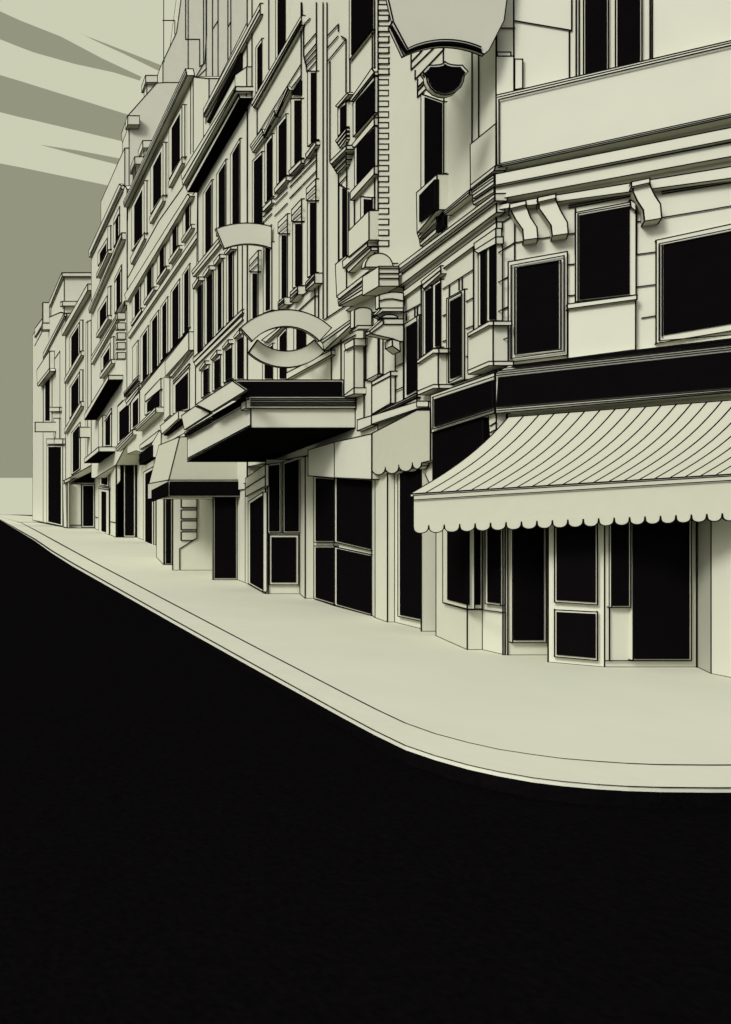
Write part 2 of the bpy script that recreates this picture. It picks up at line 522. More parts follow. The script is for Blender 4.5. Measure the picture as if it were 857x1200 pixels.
# ================================================================ black-frieze house
PL = street(6.3)
T = Thing('frieze_house', 'tall house with a broad black band under its cornice and rows of narrow arched-hood windows', 'building', PL, (6.3, 22, 0))
T.w([(231.7, 225), (289.8, 128), (289.8, 50)] + [(289.8, zpx(289.8, 6.3, 2.3)), (203, zpx(203, 6.3, 2.3)), (203, 515), (229.5, 500), (229.5, 420)], 0, 6)
T.w(N('238.7 160 238.7 129 292 22 292 90 283 112'), -0.03, 5)
T.part('attic_cornice', N('238.7 128 305 4 305 17 238.7 137'), 0.07, lines=[N('238.7 134 304 12')])
T.part('attic_window', f('378 735 612 262 612 368 565 400 385 742'), 0.03, m_=GLASS_AND_SHADE)
T.ln(f('368 745 368 690 618 250 618 370'), 0.01)
T.part('cornice', N('212.5 203.5 276 101.5 276 107 214.5 217'), 0.42, lines=[f('205 1140 578 500')])
T.part('frieze_cornice', N('217 216.5 278.5 105.5 281 115.3 220.3 225.2'), 0.3, under=GLASS_AND_SHADE, lines=[N('218.5 221 280 111')])
T.part('cornice_block', f('575 407 655 350 655 570 605 570 602 492 575 492'), 0.12)
T.ln(N('290 128 290 560'))
T.win(g, '230 292 163 63 607 527', (1.8, 2, 1.2, 1.2))
T.win(N, '254 264.8 204.5 186.5 277 265', (1.8, 2, 1.2, 1.2))
T.win(N, '270.3 281.3 181.5 162 268 263', (1.6, 2, 1.2, 1.2))
for xx in (273.5, 278.5): T.ln(N('%f 288 %f 372' % (xx, xx)))
T.ln(N('266.5 290 266.5 380')); T.ln(N('284 288 284 365'))
T.ln(g('192 160 192 640'))
T.part('string_course', N('225 317.5 256.5 279 258 287.5 227 324.5'), 0.06, lines=[N('226 321 257 283')])
T.part('string_course', N('256.5 279 266 268 266 276 258 287.5'), 0.12)
for txt, hd, gp in [('165 226 830 772 1308 1258', '155 805 196 747 196 772 160 832', (3.2, 2.5, 1, 1)),
                    ('242 300 752 698 1232 1172', '228 728 270 668 270 698 234 752', (1.4, 2, 1.2, 1)),
                    ('320 370 660 615 1155 1100', '302 642 345 588 345 615 307 670', (1.4, 2, 1.4, 1)),
                    ('394 442 580 532 1078 1030', '380 577 422 528 422 552 385 592', (1.4, 2, 1.4, 1))]:
    T.win(g, txt, gp, pane='pane'); T.sub('window_hood', g(hd), 0.16)
T.part('string_course', h('218 420 565 75 565 100 222 448'), 0.05)
T.part('string_course', h('226 450 565 120 565 150 236 475'), 0.04)
for txt, hd in [('278 330 490 462 700 660', '262 492 302 437 302 462 265 507'), ('355 410 430 392 652 618', '343 417 385 362 385 390 347 432'),
                ('433 490 358 318 592 562', '425 342 465 288 465 315 428 357'), ('516 571 278 242 572 570', '505 267 545 215 545 245 508 282')]:
    T.win(h, txt, (1.4, 3, 1, 1)); T.sub('window_hood', h(hd), 0.12)
T.ln(N('286.3 390 286.3 446')); T.ln(h('235 480 235 745'))
shopfront(T, N('183.8 653.2 192 661.9 202.5 661.9 202.5 668.4 250.4 668.4 250.4 679.4 278 679.4 287.7 683 311 695.7'), 2.45, 9)
P = front(1530 / (661.9 - CY))
T.win(N, '193 202 580 580 661.5 661.5', (1, 1, 0.8, 0.6), pl=P, name='shop_window')
P = front(1530 / (668.4 - CY))
Q = MB()
for y_ in (533, 590, 645): Q.slab(P, u('268 %d 346 %d 346 %d 268 %d' % (y_, y_, y_ + 43, y_ + 43)), 0.03, 0.05)
Q.slab(P, u('268 700 346 700 346 732 325 742 268 742'), 0.03, 0.05)
T._b(Q, 'quoin_strip')
T.ln(u('346 530 346 732 260 785 260 893'), 0.02, P)
P = front(1530 / (679.4 - CY))
T.win(u, '430 550 500 500 940 940', (1, 1, 1, 1.2), pl=P, name='door')
P = through((287.7, 683), (311, 695.7))
T.win(u, '605 678 548 500 958 1000', (1.3, 2.6, 1.3, 1.2), pl=P, name='shop_window')
T.part('lintel', u('592 430 690 362 690 470 592 522'), 0.05, pl=P, lines=[u('592 480 690 418')])
T.done()

# ================================================================ theatre with oriel bay
T = Thing('theatre_building', 'theatre front with slender window bays and stepped sills, above the wedge-shaped marquee', 'building', PL, (6.3, 16, 0))
T.w([(290, -40), (443.3, -40), (443.3, zpx(443.3, 6.3, 2.85)), (290, zpx(290, 6.3, 2.85))], 0, 6)
T.win(i, '90 132 215 150 540 470', (1, 2.5, 0.9, 1))
T.win(i, '230 297 -240 -240 330 210', (1.4, 2, 1.2, 1))
for xx in (28, 62, 180): T.ln(i('%d -200 %d %d' % (xx, xx, {28: 1200, 62: 590, 180: 370}[xx])))
T.part('string_course', i('55 605 410 -10 410 58 82 640'), 0.08, lines=[i('60 625 410 18'), i('72 636 410 40')])
T.ln(i('98 625 98 830')); T.ln(i('100 830 308 490 330 510 405 415')); T.ln(i('308 490 408 330'))
T.ln(i('408 -100 408 430'))
for hd in ('50 903 132 790 150 838 70 952', '138 830 218 660 236 695 152 848', '222 690 308 492 328 515 238 702'):
    T.part('window_hood', i(hd), 0.08, lines=[])
for ll in ('56 920 136 808', '62 935 142 822', '144 838 224 675', '148 844 230 685', '228 696 314 502', '233 700 320 508'): T.ln(i(ll), 0.125)
T.win(i, '66 132 1012 945 1480 1450', (1, 2, 1, 1))
T.win(i, '154 204 890 818 1310 1260', (1.3, 2.5, 1, 1)); T.sub('sill', j('137 322 200 258 200 288 140 350'), 0.06)
T.win(i, '238 302 762 680 1180 1112', (1.3, 3, 1, 1.3)); T.sub('sill', j('220 185 302 98 302 130 224 218'), 0.07)
T.win(i, '338 408 572 572 1065 992', (3, 1.6, 1, 1.3)); T.sub('sill', i('323 1082 408 998 408 1028 328 1112'), 0.07)
T.part('transom_light', i('345 545 402 450 402 548'), 0.03, m_=GLASS_AND_SHADE)
T.ln(i('340 535 405 438'), 0.02)
for x0, x1, y0, s_ in [(137, 200, 350, 1.0), (222, 310, 225, 1.0), (328, 410, 100, 1.0), (415, 512, 10, 1.0)]:
    for z_ in range(4): T.ln(j('%d %f %d %f' % (x0, y0 + 38 * z_ + (40 if z_ == 3 else 0), x1, y0 + 38 * z_ - (x1 - x0) * 1.02 + (40 if z_ == 3 else 0))))
T.win(i, '455 513 380 380 910 862', (2.8, 1.2, 1, 1.2)); T.sub('sill', i('440 965 511 872 511 900 446 992'), 0.07)
for z_ in range(5): T.ln(i('%d %d 511 %d' % ([425, 428, 434, 442, 455][z_], [215, 290, 320, 345, 380][z_], [115, 190, 230, 270, 312][z_])))
T.ln(i('412 -100 420 60 470 10')); T.ln(i('425 60 425 270 445 345 448 385'))
for xx, y0, y1 in [(515, -100, 375), (562, -100, 2120), (590, -100, 2110)]:
    T.ln(i('%d %d %d %d' % (xx, y0, xx, y1 if xx != 515 else 1840)))
for txt, pan in [('50 105 772 772 1112 1085', '45 690 106 620 106 770 45 770'), ('143 202 560 560 1062 1040', None),
                 ('255 311 503 503 972 950', '247 425 311 362 311 502 247 502'), ('350 413 422 422 885 868', '342 335 411 258 411 416 342 416'),
                 ('454 512 273 273 812 775', '446 185 511 118 511 270 446 270')]:
    T.win(j, txt, (2, 1.2, 1.4, 1))
    if pan:
        Qp = j(pan); T.sub('head_panel', Qp, 0.06)
        (x0, y0), (x1, y1) = Qp[0], Qp[1]; hh = Qp[2][1] - Qp[1][1]
        for fr_ in (0.28, 0.62):
            T.ln([(x0, min(y0 + hh * fr_, Qp[3][1])), (x1, y1 + hh * fr_)], 0.105)
for sl_ in ('247 985 287 950 287 1002 247 1032', '333 915 382 870 382 932 333 985', '440 850 502 780 502 852 440 905'):
    sx = j(sl_); hh = sx[3][1] - sx[0][1]
    T.part('sill', sx, 0.14, lines=[[(sx[0][0], sx[0][1] + hh * z_), (sx[1][0], sx[1][1] + hh * z_)] for z_ in (0.33, 0.66)])
T.ln(j('310 1025 505 868')); T.ln(j('395 1040 505 940 530 940')); T.ln(j('505 868 505 1085')); T.ln(j('530 868 530 1100'))
T.win(N, '308 319.6 412 402 445 445', (1.6, 1.5, 1, 1)); T.win(N, '325.5 335.6 395 384 445 445', (1.6, 1.5, 1, 1)); T.win(N, '344.7 358.3 378 386 412 408', (2, 1.5, 1.2, 1))
T.part('string_course', k('215 642 530 482 530 516 215 690'), 0.06)
T.part('string_course', k('40 412 165 318 185 318 70 425'), 0.06)
T.ln(k('530 400 530 690')); T.ln(k('598 380 598 690'))
T.part('entablature', k('455 418 690 252 690 288 480 484 472 435'), 0.1, lines=[k('470 430 690 270')])
T.ln(k('480 268 690 130')); T.ln(k('480 495 700 375'))
# narrow bay right of the pilaster
T.ln(l('85 130 160 50 160 100')); T.ln(l('85 215 155 135')); T.ln(l('85 310 213 155 180 135')); T.ln(l('213 155 213 530'))
T.ln(l('100 310 100 1010')); 
T.win(l, '158 213 638 592 838 772', (1.6, 2, 0.8, 1.2)); T.sub('window_hood', l('142 625 224 532 232 545 156 634'), 0.08)
for z_ in range(3): T.sub('sill', l('%d %d 215 %d 215 %d %d %d' % (142 + 12 * z_, 868 + 18 * z_, 782 + 30 * z_, 800 + 30 * z_, 148 + 12 * z_, 884 + 18 * z_)), 0.05)
for z_ in range(4): T.part('corbel', l('%d %d 215 %d 215 %d %d %d' % (100 + 14 * z_, 1015 + 22 * z_, 902 + 36 * z_, 930 + 36 * z_, 110 + 14 * z_, 1035 + 22 * z_)), 0.16 - 0.03 * z_)
T.ln(l('160 1095 160 1200')); T.ln(l('218 540 218 1900')); T.ln(l('165 1175 215 1120')); T.ln(l('165 1175 215 1205'))
T.win(m, '168 217 160 188 690 655', (2.4, 1.5, 1, 1.2)); T.ln(m('160 70 160 700'))
# big-paned oriel bay
T.win(l, '238 400 -240 -240 300 90', (1.2, 2, 1, 2.5), name='bay_window')
T.ln(l('398 -100 398 360')); T.ln(l('240 300 240 590'))
T.win(l, '265 414 590 418 842 672', (1.8, 2.5, 0.8, 1.5), name='bay_window'); T.sub('window_head', l('240 585 395 360 412 385 412 410 265 596'), 0.06, lines=[l('250 592 410 392')])
T.win(l, '275 414 912 765 1200 1048', (1.4, 1, 0.8, 1.5), name='bay_window'); T.sub('window_head', l('250 905 412 708 412 762 276 916'), 0.06)
T.part('ledge', m('245 212 412 28 412 85 247 268'), 0.07)
T.win(m, '318 397 242 248 400 330', (2.6, 2, 1.2, 1.4)); T.ln(m('272 242 272 440'))
T.part('apron_panel', m('232 485 375 340 375 548 232 668'), 0.17)
T.part('ledge', m('190 695 365 550 365 592 195 746'), 0.15); T.part('ledge', m('215 745 388 598 388 622 232 775'), 0.1)
T.ln(N('408.7 225 408.7 300')); T.ln(N('439 -40 439 297'))
T.part('pedestal', m('140 718 217 655 217 890 150 950'), 0.1)
T.part('cornice', m('150 942 443 712 443 742 165 962'), 0.3); T.part('cornice', m('158 968 443 760 443 868 165 1012'), 0.27, lines=[m('160 988 443 790'), m('165 1000 443 822')])
T.part('soffit_block', m('215 1045 440 872 585 872 617 885 617 1000 400 1058 385 1040 275 1055'), 0.015, 0.02)
# pier with a round capital
T.part('pier_shaft', n('203 550 270 512 270 850 203 872'), 0.17); T.part('pier_block', n('205 500 270 460 270 512 210 542'), 0.21)
T.part('pier_band', n('200 860 270 806 270 850 203 872'), 0.19)
P = front(900 * 6.27 / (436.5 - CX))
arc_ = [(333 + 61 * math.cos(x), 268 - 26 * math.sin(x)) for x in [math.pi * z_ / 10 for z_ in range(11)]]
T.part('round_capital', [(370 + x / 6, 320 + y / 6) for x, y in arc_] + n('272 380 394 380'), 0, 0.12, pl=P, smooth=True)
T.part('capital_slab', n('255 405 298 368 398 368 398 394 302 394 258 417'), 0.04, 0.08, pl=P)
T.ln(n('340 395 340 1020'), 0.03); T.ln(n('352 395 352 760'), 0.03); T.ln(n('395 770 395 1060'), 0.03); T.ln(n('447 445 447 710'), 0.03); T.ln(n('473 450 473 715'), 0.03)
T.ln(n('352 755 395 762 475 712 447 705 352 755'), 0.03)
T.part('apron_panel', n('398 772 527 698 527 915 398 992'), 0.09); T.part('ledge', n('398 765 527 690 527 722 398 790'), 0.12)
T.part('string_course', n('295 1048 712 845 712 872 300 1075'), 0.07, lines=[n('296 1060 712 858')])
T.part('string_course', n('300 1078 712 880 712 955 305 1105'), 0.05, lines=[n('302 1090 712 925')])
shopfront(T, N('311.6 696 351.9 696 357.8 701.4 368 701.4 391.7 709.6 435.8 721'), 2.85, 9)
P = front(1530 / (696 - CY))
T.win(v, '132 192 405 398 718 718', (1.4, 1.5, 1, 1), pl=P, name='door_light'); T.win(v, '202 280 395 372 718 718', (1.4, 2, 1, 1), pl=P, name='door_light')
T.win(v, '140 272 728 728 955 955', (2, 2, 2, 2), pl=P, name='door')
T.ln(v('135 405 135 997'), 0.03, P); T.ln(v('280 372 280 997'), 0.03, P); T.ln(v('303 330 303 1018'), 0.3, P)
P1 = through((368, 701.4), (391.7, 709.6)); P2 = through((391.7, 709.6), (435.8, 721))
T.win(v, '344 436 462 470 762 762', (1, 1, 1, 1), pl=P1, name='shop_window'); T.win(v, '344 436 778 778 1018 1046', (1, 1, 1, 1), pl=P1, name='shop_window')
T.win(v, '439 605 462 472 760 800', (1.2, 1.2, 1, 1), pl=P2, name='shop_window'); T.win(v, '439 605 782 818 1048 1095', (1.2, 1.2, 1, 1), pl=P2, name='shop_window')
T.part('transom_panel', v('317 340 437 304 437 467 317 458'), 0.14, 0.2); T.part('transom_panel', v('437 304 607 266 607 474 437 466'), 0.14, 0.2)
T.done()
# ================================================================ corner shop building
C0 = PL.at((582, 400)); CH = Plane(C0, (-0.53, -0.848, 0))
T = Thing('corner_shop_building', 'nearest building, turning the street corner, with a black fascia over its striped awning', 'building', PL, (C0.x, C0.y, 0))
T.w([(443.5, -40), (581.6, -40), (581.6, 580), (510, 580), (494, zpx(494, 6.3, 2.4)), (443.5, zpx(443.5, 6.3, 2.4))], 0, 5)
T.wall.slab(CH, N('582.2 -40 900 -40 900 560 582.2 580'), 0, 3.5, STONE)
T.ln(N('443.5 -40 443.5 335'))
Q = MB()
y_ = -7.5
while y_ < 290:
    Q.slab(PL, N('443.8 %f 455.8 %f 455.8 %f 443.8 %f' % (y_, y_, y_ + 6.4, y_ + 6.4)), 0.012, 0.03); y_ += 12.58
T._b(Q, 'quoin_strip')
# tall window with the hanging box below it
T.win(l, '742 900 540 595 1210 1100', (3.2, 2.2, 2.5, 2)); T.sub('balcony_box', o('110 455 253 325 253 575 115 738'), 0.16)
T.part('box_panel', o('132 475 238 365 238 575 132 658'), 0.19, 0.05, m_=GLASS_AND_SHADE)
T.part('box_base', o('115 738 250 585 250 660 130 780'), 0.08, lines=[o('122 760 250 622')]); T.part('box_base', o('130 780 250 665 250 735 138 830'), 0.04, lines=[o('134 805 250 700')])
T.part('box_slot', o('258 590 297 590 297 605 258 605'), 0.06, m_=GLASS_AND_SHADE); T.part('box_slot', o('258 620 297 620 297 695 258 730'), 0.06, m_=GLASS_AND_SHADE)
T.ln(y5('570 190 570 260')); T.ln(y5('572 395 572 820')); T.ln(y5('690 205 690 600')); T.ln(y5('718 215 718 575')); T.ln(y5('793 40 793 300'))
T.ln(y5('435 225 435 292')); T.ln(y5('435 292 530 200')); T.ln(y5('435 260 480 212')); T.ln(y5('452 295 452 332 572 205')); T.ln(y5('462 332 462 407 530 340')); T.ln(y5('462 380 500 340')); T.ln(y5('462 365 500 328'))
T.part('string_course', o('300 588 482 435 482 470 305 612'), 0.1, lines=[o('302 600 482 450')])
T.part('oriel_panel', o('488 115 668 -32 668 262 490 400'), 0.1)
T.part('oriel_base', o('490 400 668 262 655 300 490 430'), 0.12)
T.part('oriel_corbel', o('498 440 655 328 655 395 508 495'), 0.09, lines=[o('500 455 655 345'), o('503 475 655 366')])
T.part('oriel_corbel', o('505 500 655 400 655 450 512 540'), 0.05, lines=[o('506 518 655 416')])
# main cornice, street side and pier
T.part('cornice', N('467.5 311 580 226.8 580 235.5 467.5 320'), 0.13, lines=[N('467.5 316 580 231')])
T.part('cornice', N('467.5 324.5 582 237.5 582 249 467.5 336'), 0.08)
T.part('architrave', N('473 341 582 260 582 269 473 349'), 0.05)
T.part('cornice_pier', m('445 732 585 732 585 872 445 872'), 0.32, 0.5, pl=front(900 * 6.0 / (443.5 - CX)), lines=[m('445 745 585 745'), m('445 782 585 782'), m('445 817 585 817')])
arc_ = [(445 + 98 * math.cos(x), 738 - 98 * math.sin(x)) for x in [math.pi * z_ / 16 for z_ in range(17)]]
T.part('half_round_finial', [(370 + x / 6, 190 + y / 6) for x, y in arc_], 0.1, 0.1, pl=front(900 * 6.27 / (462 - CX)), smooth=True)
P = front(900 * 6.27 / (473.5 - CX))
arc_ = [(447 + 170 * z_ / 8, 160 - 26 * math.sin(math.pi * (0.08 + 0.66 * z_ / 8))) for z_ in range(9)]
T.part('round_capital', [(370 + x / 6, 320 + y / 6) for x, y in arc_] + n('617 245 447 245'), 0.1, 0.1, pl=P, smooth=True, lines=[n('447 195 490 183 540 180 617 195')])
T.part('capital_slab', n('422 292 465 245 617 245 617 270 470 270 428 300'), 0.2, 0.1, pl=P)
T.part('capital_neck', n('428 300 470 272 617 272 617 322 470 322'), 0.12, 0.08, pl=P)
arc_ = [(520 + 58 * math.cos(x), 315 - 24 * math.sin(x)) for x in [math.pi * z_ / 10 for z_ in range(11)]]
T.part('capital_boss', [(370 + x / 6, 320 + y / 6) for x, y in arc_], 0.16, 0.1, pl=P, smooth=True)
T.part('corbel', n('380 405 475 322 617 322 617 480 590 480 545 462 385 425'), 0.22, 0.12, pl=P, lines=[n('475 322 475 360 617 360'), n('385 425 475 360')])
T.part('scroll_bracket', n('538 465 590 480 595 552 540 512'), 0.25, 0.2, pl=P)
T.ln(n('560 530 560 930'), 0.04); T.ln(n('617 80 617 895'), 0.04); T.ln(n('562 658 617 632'), 0.04); T.ln(n('562 825 617 800'), 0.04)
# first-floor windows on the street side
T.win(p, '26 130 480 412 1005 948', (1.4, 4, 4.6, 3), dd=0.04); T.ln(p('112 430 112 955'), 0.08)
T.win(p, '158 215 245 205 700 655', (1.4, 1.5, 1.4, 1)); T.win(p, '226 280 205 165 648 640', (1.5, 1.5, 1.4, 1))
T.sub('window_hood', p('142 178 280 68 280 125 160 232'), 0.08, lines=[p('148 205 280 98')])
T.part('sill', p('115 735 230 650 266 650 266 682 230 682 115 758'), 0.2); T.part('apron_panel', p('117 758 230 684 262 684 262 905 230 905 117 962'), 0.16, lines=())
T.part('ledge', p('117 950 230 903 266 903 266 930 230 930 120 977'), 0.2)
T.win(p, '322 447 300 232 908 868', (3.2, 5, 5, 6), dd=0.04); T.ln(p('334 892 334 305 425 255 425 848 334 892'), 0.085)
T.win(p, '545 594 -28 -62 495 470', (1.4, 1.5, 1.6, 1)); T.win(p, '606 667 -62 -95 458 455', (1.6, 1.5, 1.2, 1))
T.sub('window_hood', o('514 862 667 765 667 815 545 880'), 0.07); T.sub('window_hood', o('514 812 667 705 667 765 520 862'), 0.05)
T.part('sill', p('470 545 620 458 650 458 650 488 620 488 472 567'), 0.2); T.part('apron_panel', p('472 570 620 490 648 490 648 740 620 740 472 805'), 0.16)
T.part('ledge', p('470 805 620 740 650 740 650 770 620 770 475 832'), 0.22)
for ll in ('20 400 140 335', '285 238 510 95', '285 425 318 410', '285 605 318 592', '298 787 318 778', '450 325 510 293', '450 515 510 488', '450 712 468 705', '672 192 750 150', '672 397 750 357',
           '672 607 750 575', '340 205 340 288', '408 165 408 240', '430 150 430 232', '280 65 280 650', '510 -120 510 515', '668 -200 668 770', '97 358 97 425', '115 348 115 415', '142 165 142 720', '292 655 292 940', '38 405 38 450'):
    T.ln(p(ll), 0.03)
T.ln(o('672 885 800 805'), 0.03)
# chamfer: sign board, cornices, windows
T.part('sign_board', N('581.6 111.5 900 37.5 900 128 582.5 196.5'), 0.2, 0.22, pl=CH, m_=SIGN); 
for ll in ('583.3 114 900 40', '585 116.5 900 43', '585 192 900 124', '584 194 900 126', '585 116.5 585 192'): T.ln(N(ll), 0.235, CH)
T.part('cornice', N('580.5 204 900 140.8 900 155 580.5 217'), 0.2, pl=CH); T.part('cornice', N('580.5 219 900 159 900 175.5 580.5 234'), 0.14, pl=CH)
T.part('architrave', N('582 240 900 188 900 203 582 246'), 0.12, pl=CH)
T.ln(N('776 227 900 207'), 0.03, CH); T.ln(N('776 224.5 900 204.5'), 0.03, CH); T.ln(N('667 243.5 742 229.5'), 0.03, CH); T.ln(N('667 241 742 227'), 0.03, CH)
for bx_ in ('110 690 163 680 165 700 178 735 200 768 203 806 155 812 152 775 128 742 114 715', '205 668 262 656 266 682 280 712 303 752 306 790 252 798 248 762 226 730 208 705',
            '522 615 580 603 584 630 598 660 618 690 622 738 564 748 560 710 540 680 526 650'):
    T.part('scroll_bracket', q(bx_), 0.2, 0.2, pl=CH, smooth=True)
for bx_ in ('108 690 163 678 163 692 108 706', '203 668 264 655 264 670 203 684', '520 615 582 602 582 618 520 632'):
    T.part('bracket_cap', q(bx_), 0.25, 0.25, pl=CH)
T.win(r, '103 303 135 100 475 450', (9.4, 8, 9.4, 8.5), pl=CH); T.ln(r('113 147 292 114 292 437 113 462 113 147'), 0.09, CH); T.ln(r('125 156 281 130 281 431 125 447 125 156'), 0.09, CH)
T.win(N, '674.5 745.5 249 235.5 353.5 345.5', (4.2, 3.8, 6.8, 1.5), pl=CH); T.ln(N('677.5 354 677.5 250.5 739.5 239.5'), 0.085, CH)
T.part('window_ear', q('515 675 535 688 535 715 518 700'), 0.1, pl=CH)
T.part('sill', r('303 278 538 247 538 262 303 294'), 0.14, pl=CH); T.part('apron_panel', r('305 294 534 264 534 432 305 462'), 0.09, pl=CH)
T.win(N, '769 890 281.5 255.5 402.5 382', (8.6, 7.5, 5, 8), pl=CH); T.ln(r('950 375 614 402 614 74 950 5'), 0.09, CH); T.ln(r('624 387 624 79 950 15'), 0.09, CH)
for ll in ('62 108 125 70', '62 210 103 185', '62 308 100 290', '62 410 100 392', '305 145 330 142', '305 250 330 247', '537 110 600 102', '537 220 600 212', '555 325 600 318', '125 70 328 38', '125 0 125 130', '62 0 62 480'):
    T.ln(r(ll), 0.03, CH)
T.ln(q('537 750 790 708 880 692'), 0.03, CH); T.ln(q('330 705 330 860'), 0.03, CH); T.ln(q('537 690 537 860'), 0.03, CH); T.ln(q('62 765 110 735'), 0.03, CH)
T.win(q, '358 442 -120 -120 255 237', (1.4, 2, 1.2, 1), pl=CH); T.win(q, '466 555 -120 -120 230 212', (1.8, 2, 1.4, 1), pl=CH)
for ll in ('310 105 310 268', '333 -100 333 260', '343 -100 343 258', '583 -100 583 205', '590 -100 590 203', '125 70 318 103 318 -100'): T.ln(q(ll), 0.03, CH)
T.part('corner_pier', q('62 190 122 190 122 310 62 322'), 0.06, pl=CH); T.part('corner_pier', q('66 176 112 176 112 193 66 193'), 0.05, pl=CH); T.part('corner_pier', q('125 200 152 200 152 298 125 303'), 0.05, pl=CH)
T.ln(q('122 -100 122 190'), 0.03, CH); T.ln(q('80 95 125 95'), 0.03, CH); T.ln(q('62 120 62 180'), 0.03, CH)
# fascia
T.part('fascia', N('505 463 580 436.5 580 484 506 507'), 0.16); T.part('fascia_panel', N('509.5 468.3 577.5 446 577.5 476.5 509.5 498.6'), 0.19, 0.06, m_=GLASS_AND_SHADE)
T.part('fascia', N('581 436.5 596 428.5 900 391.5 900 456 581 484.5'), 0.27, pl=CH); T.part('fascia_panel', N('584.5 442.6 900 408.2 900 450.2 582.5 476.6'), 0.295, 0.06, pl=CH, m_=GLASS_AND_SHADE)
T.part('fascia_slot', N('600 428.2 900 392.5 900 398 604 429.8'), 0.295, 0.06, pl=CH, m_=GLASS_AND_SHADE)
for ll in ('583 432.5 900 397', '582 435 900 399.8', '582 437.5 900 402.4', '582 440 900 405', '582 479 900 452.5', '582 481.5 900 454.2'): T.ln(N(ll), 0.305, CH)
T.ln(N('507 465.5 580 441'), 0.2); T.ln(N('505 460 580 434'), 0.03); T.ln(N('507 503 580 480'), 0.2); T.ln(N('507.5 466 507.5 502'), 0.2); T.ln(N('510 500 579 478'), 0.2)
T.part('upper_shop_window', N('507.5 507 566 489.5 566 545 507.5 566'), 0.13, m_=GLASS_AND_SHADE)
T.part('corner_capital', s('468 90 500 84 500 194 475 200'), 0.1, lines=[s('475 138 500 122'), s('475 165 500 152')]); T.part('corner_capital', s('501 84 545 75 545 185 501 193'), 0.1, pl=CH, lines=[s('501 122 545 120'), s('501 152 530 150')])
# shop storey
shopfront(T, N('436.2 721.5 440 724 454.2 729.2 462.7 729.2 493.8 737.1 493.8 740 511.4 740'), 2.45, 8)
gf = N('511.4 745.3 547.7 761.5 565.5 761.5 592.2 767.7 642.5 767.7 642.5 776 708.6 781.8 817.6 781.8 833.7 789.5 900 803')
shopfront(T, gf, 2.1, 10)
P = through(gf[0], gf[1]); P2 = front(1530 / (761.5 - CY)); P3 = through(gf[2], gf[3]); P4 = front(1530 / (767.7 - CY)); P5 = through(gf[5], gf[6]); P6 = front(1530 / (781.8 - CY))
T.win(N, '519.3 547.7 590 585 706 713.5', (4.2, 2, 0.1, 4), pl=P, name='shop_window'); T.win(N, '547.8 565 590 590 713.5 713.5', (0.3, 2, 1, 4), pl=P2, name='shop_window')
T.win(N, '569 586.5 590 590 707.5 709.5', (1.6, 2, 1.6, 1.6), pl=P3, name='shop_window')
T.ln(N('519.3 706.5 547.7 714.5 565.5 714.5 592 718'), 0.03, P); T.ln(N('547.7 714.5 565.5 714.5'), 0.03, P2); T.ln(N('565.5 714.5 592.2 718'), 0.03, P3); T.ln(N('589.5 590 589.5 767'), 0.03, P3)
T.win(N, '601 640 590 590 753 753', (1.8, 2, 1.8, 2), pl=P4, name='shop_window'); T.ln(N('595.3 590 595.3 767'), 0.02, P4)
T.win(t, '217 372 180 180 512 522', (1.6, 2, 1.4, 1.8), pl=P5, name='door'); T.win(t, '217 372 540 548 710 724', (1.6, 2, 1.4, 1.8), pl=P5, name='door_panel')
T.win(t, '424 492 180 180 532 532', (1.6, 2, 1, 1.2), pl=P6, name='shop_window'); T.win(t, '502 712 180 180 724 724', (2, 2, 1.2, 1), pl=P6, name='shop_window')
T.ln(t('400 725 710 725'), 0.03, P6); T.ln(t('416 200 416 725'), 0.03, P6); T.ln(t('732 200 732 748'), 0.03, P6)
P = through((462.7, 729.2), (493.8, 737.1))
T.win(s, '94 190 250 250 925 945', (1.4, 2, 1.2, 1.4), pl=P, name='shop_window'); T.ln(s('205 560 205 985'), 0.03, P)
T.done()

# striped corner awning
T = Thing('striped_awning', 'wide striped corner-shop awning with a scalloped valance, the largest awning, at right', 'awning', CH, (C0.x, C0.y - 0.8, 0))
AW = 1.15
topl = lambda z_: CH.at((596 + 17.9 * z_, 488.8 - 0.0757 * 17.9 * z_), 0.24)
botl = lambda z_: CH.at((480 + 17.9 * z_, 579.3 - 0.0615 * 17.9 * z_), AW)
mb = MB(); NS = 22; NV = 12
G = []
for z_ in range(NS):
    A, B = topl(z_), botl(z_)
    col_ = []
    for q_ in range(NV + 1):
        x = q_ / NV
        P = A.lerp(B, x); P.z -= 0.40 * x * (1 - x) * (1.15 - 0.5 * x)
        col_.append(P)
    G.append(col_)
for z_ in range(NS - 1):
    for q_ in range(NV):
        mb.face([G[z_][q_], G[z_ + 1][q_], G[z_ + 1][q_ + 1], G[z_][q_ + 1]], CLOTH)
for z_ in range(NS):
    for q_ in range(NV): mb.bar(G[z_][q_], G[z_][q_ + 1], LW * G[z_][q_].y / F)
for q_ in (0, NV):
    for z_ in range(NS - 1): mb.bar(G[z_][q_], G[z_ + 1][q_], LW * G[z_][q_].y / F)
T._b(mb, 'canopy')
pts = [(480, 579.3), (880, 554.7)]
vx = [(484.5, 581)]
pts = [(484.5, 580.5), (891, 555.6)]
low = []
x = 484.5; z_ = 0


def cusp(xx): return 615.9 - 0.0402 * (xx - 502.6)


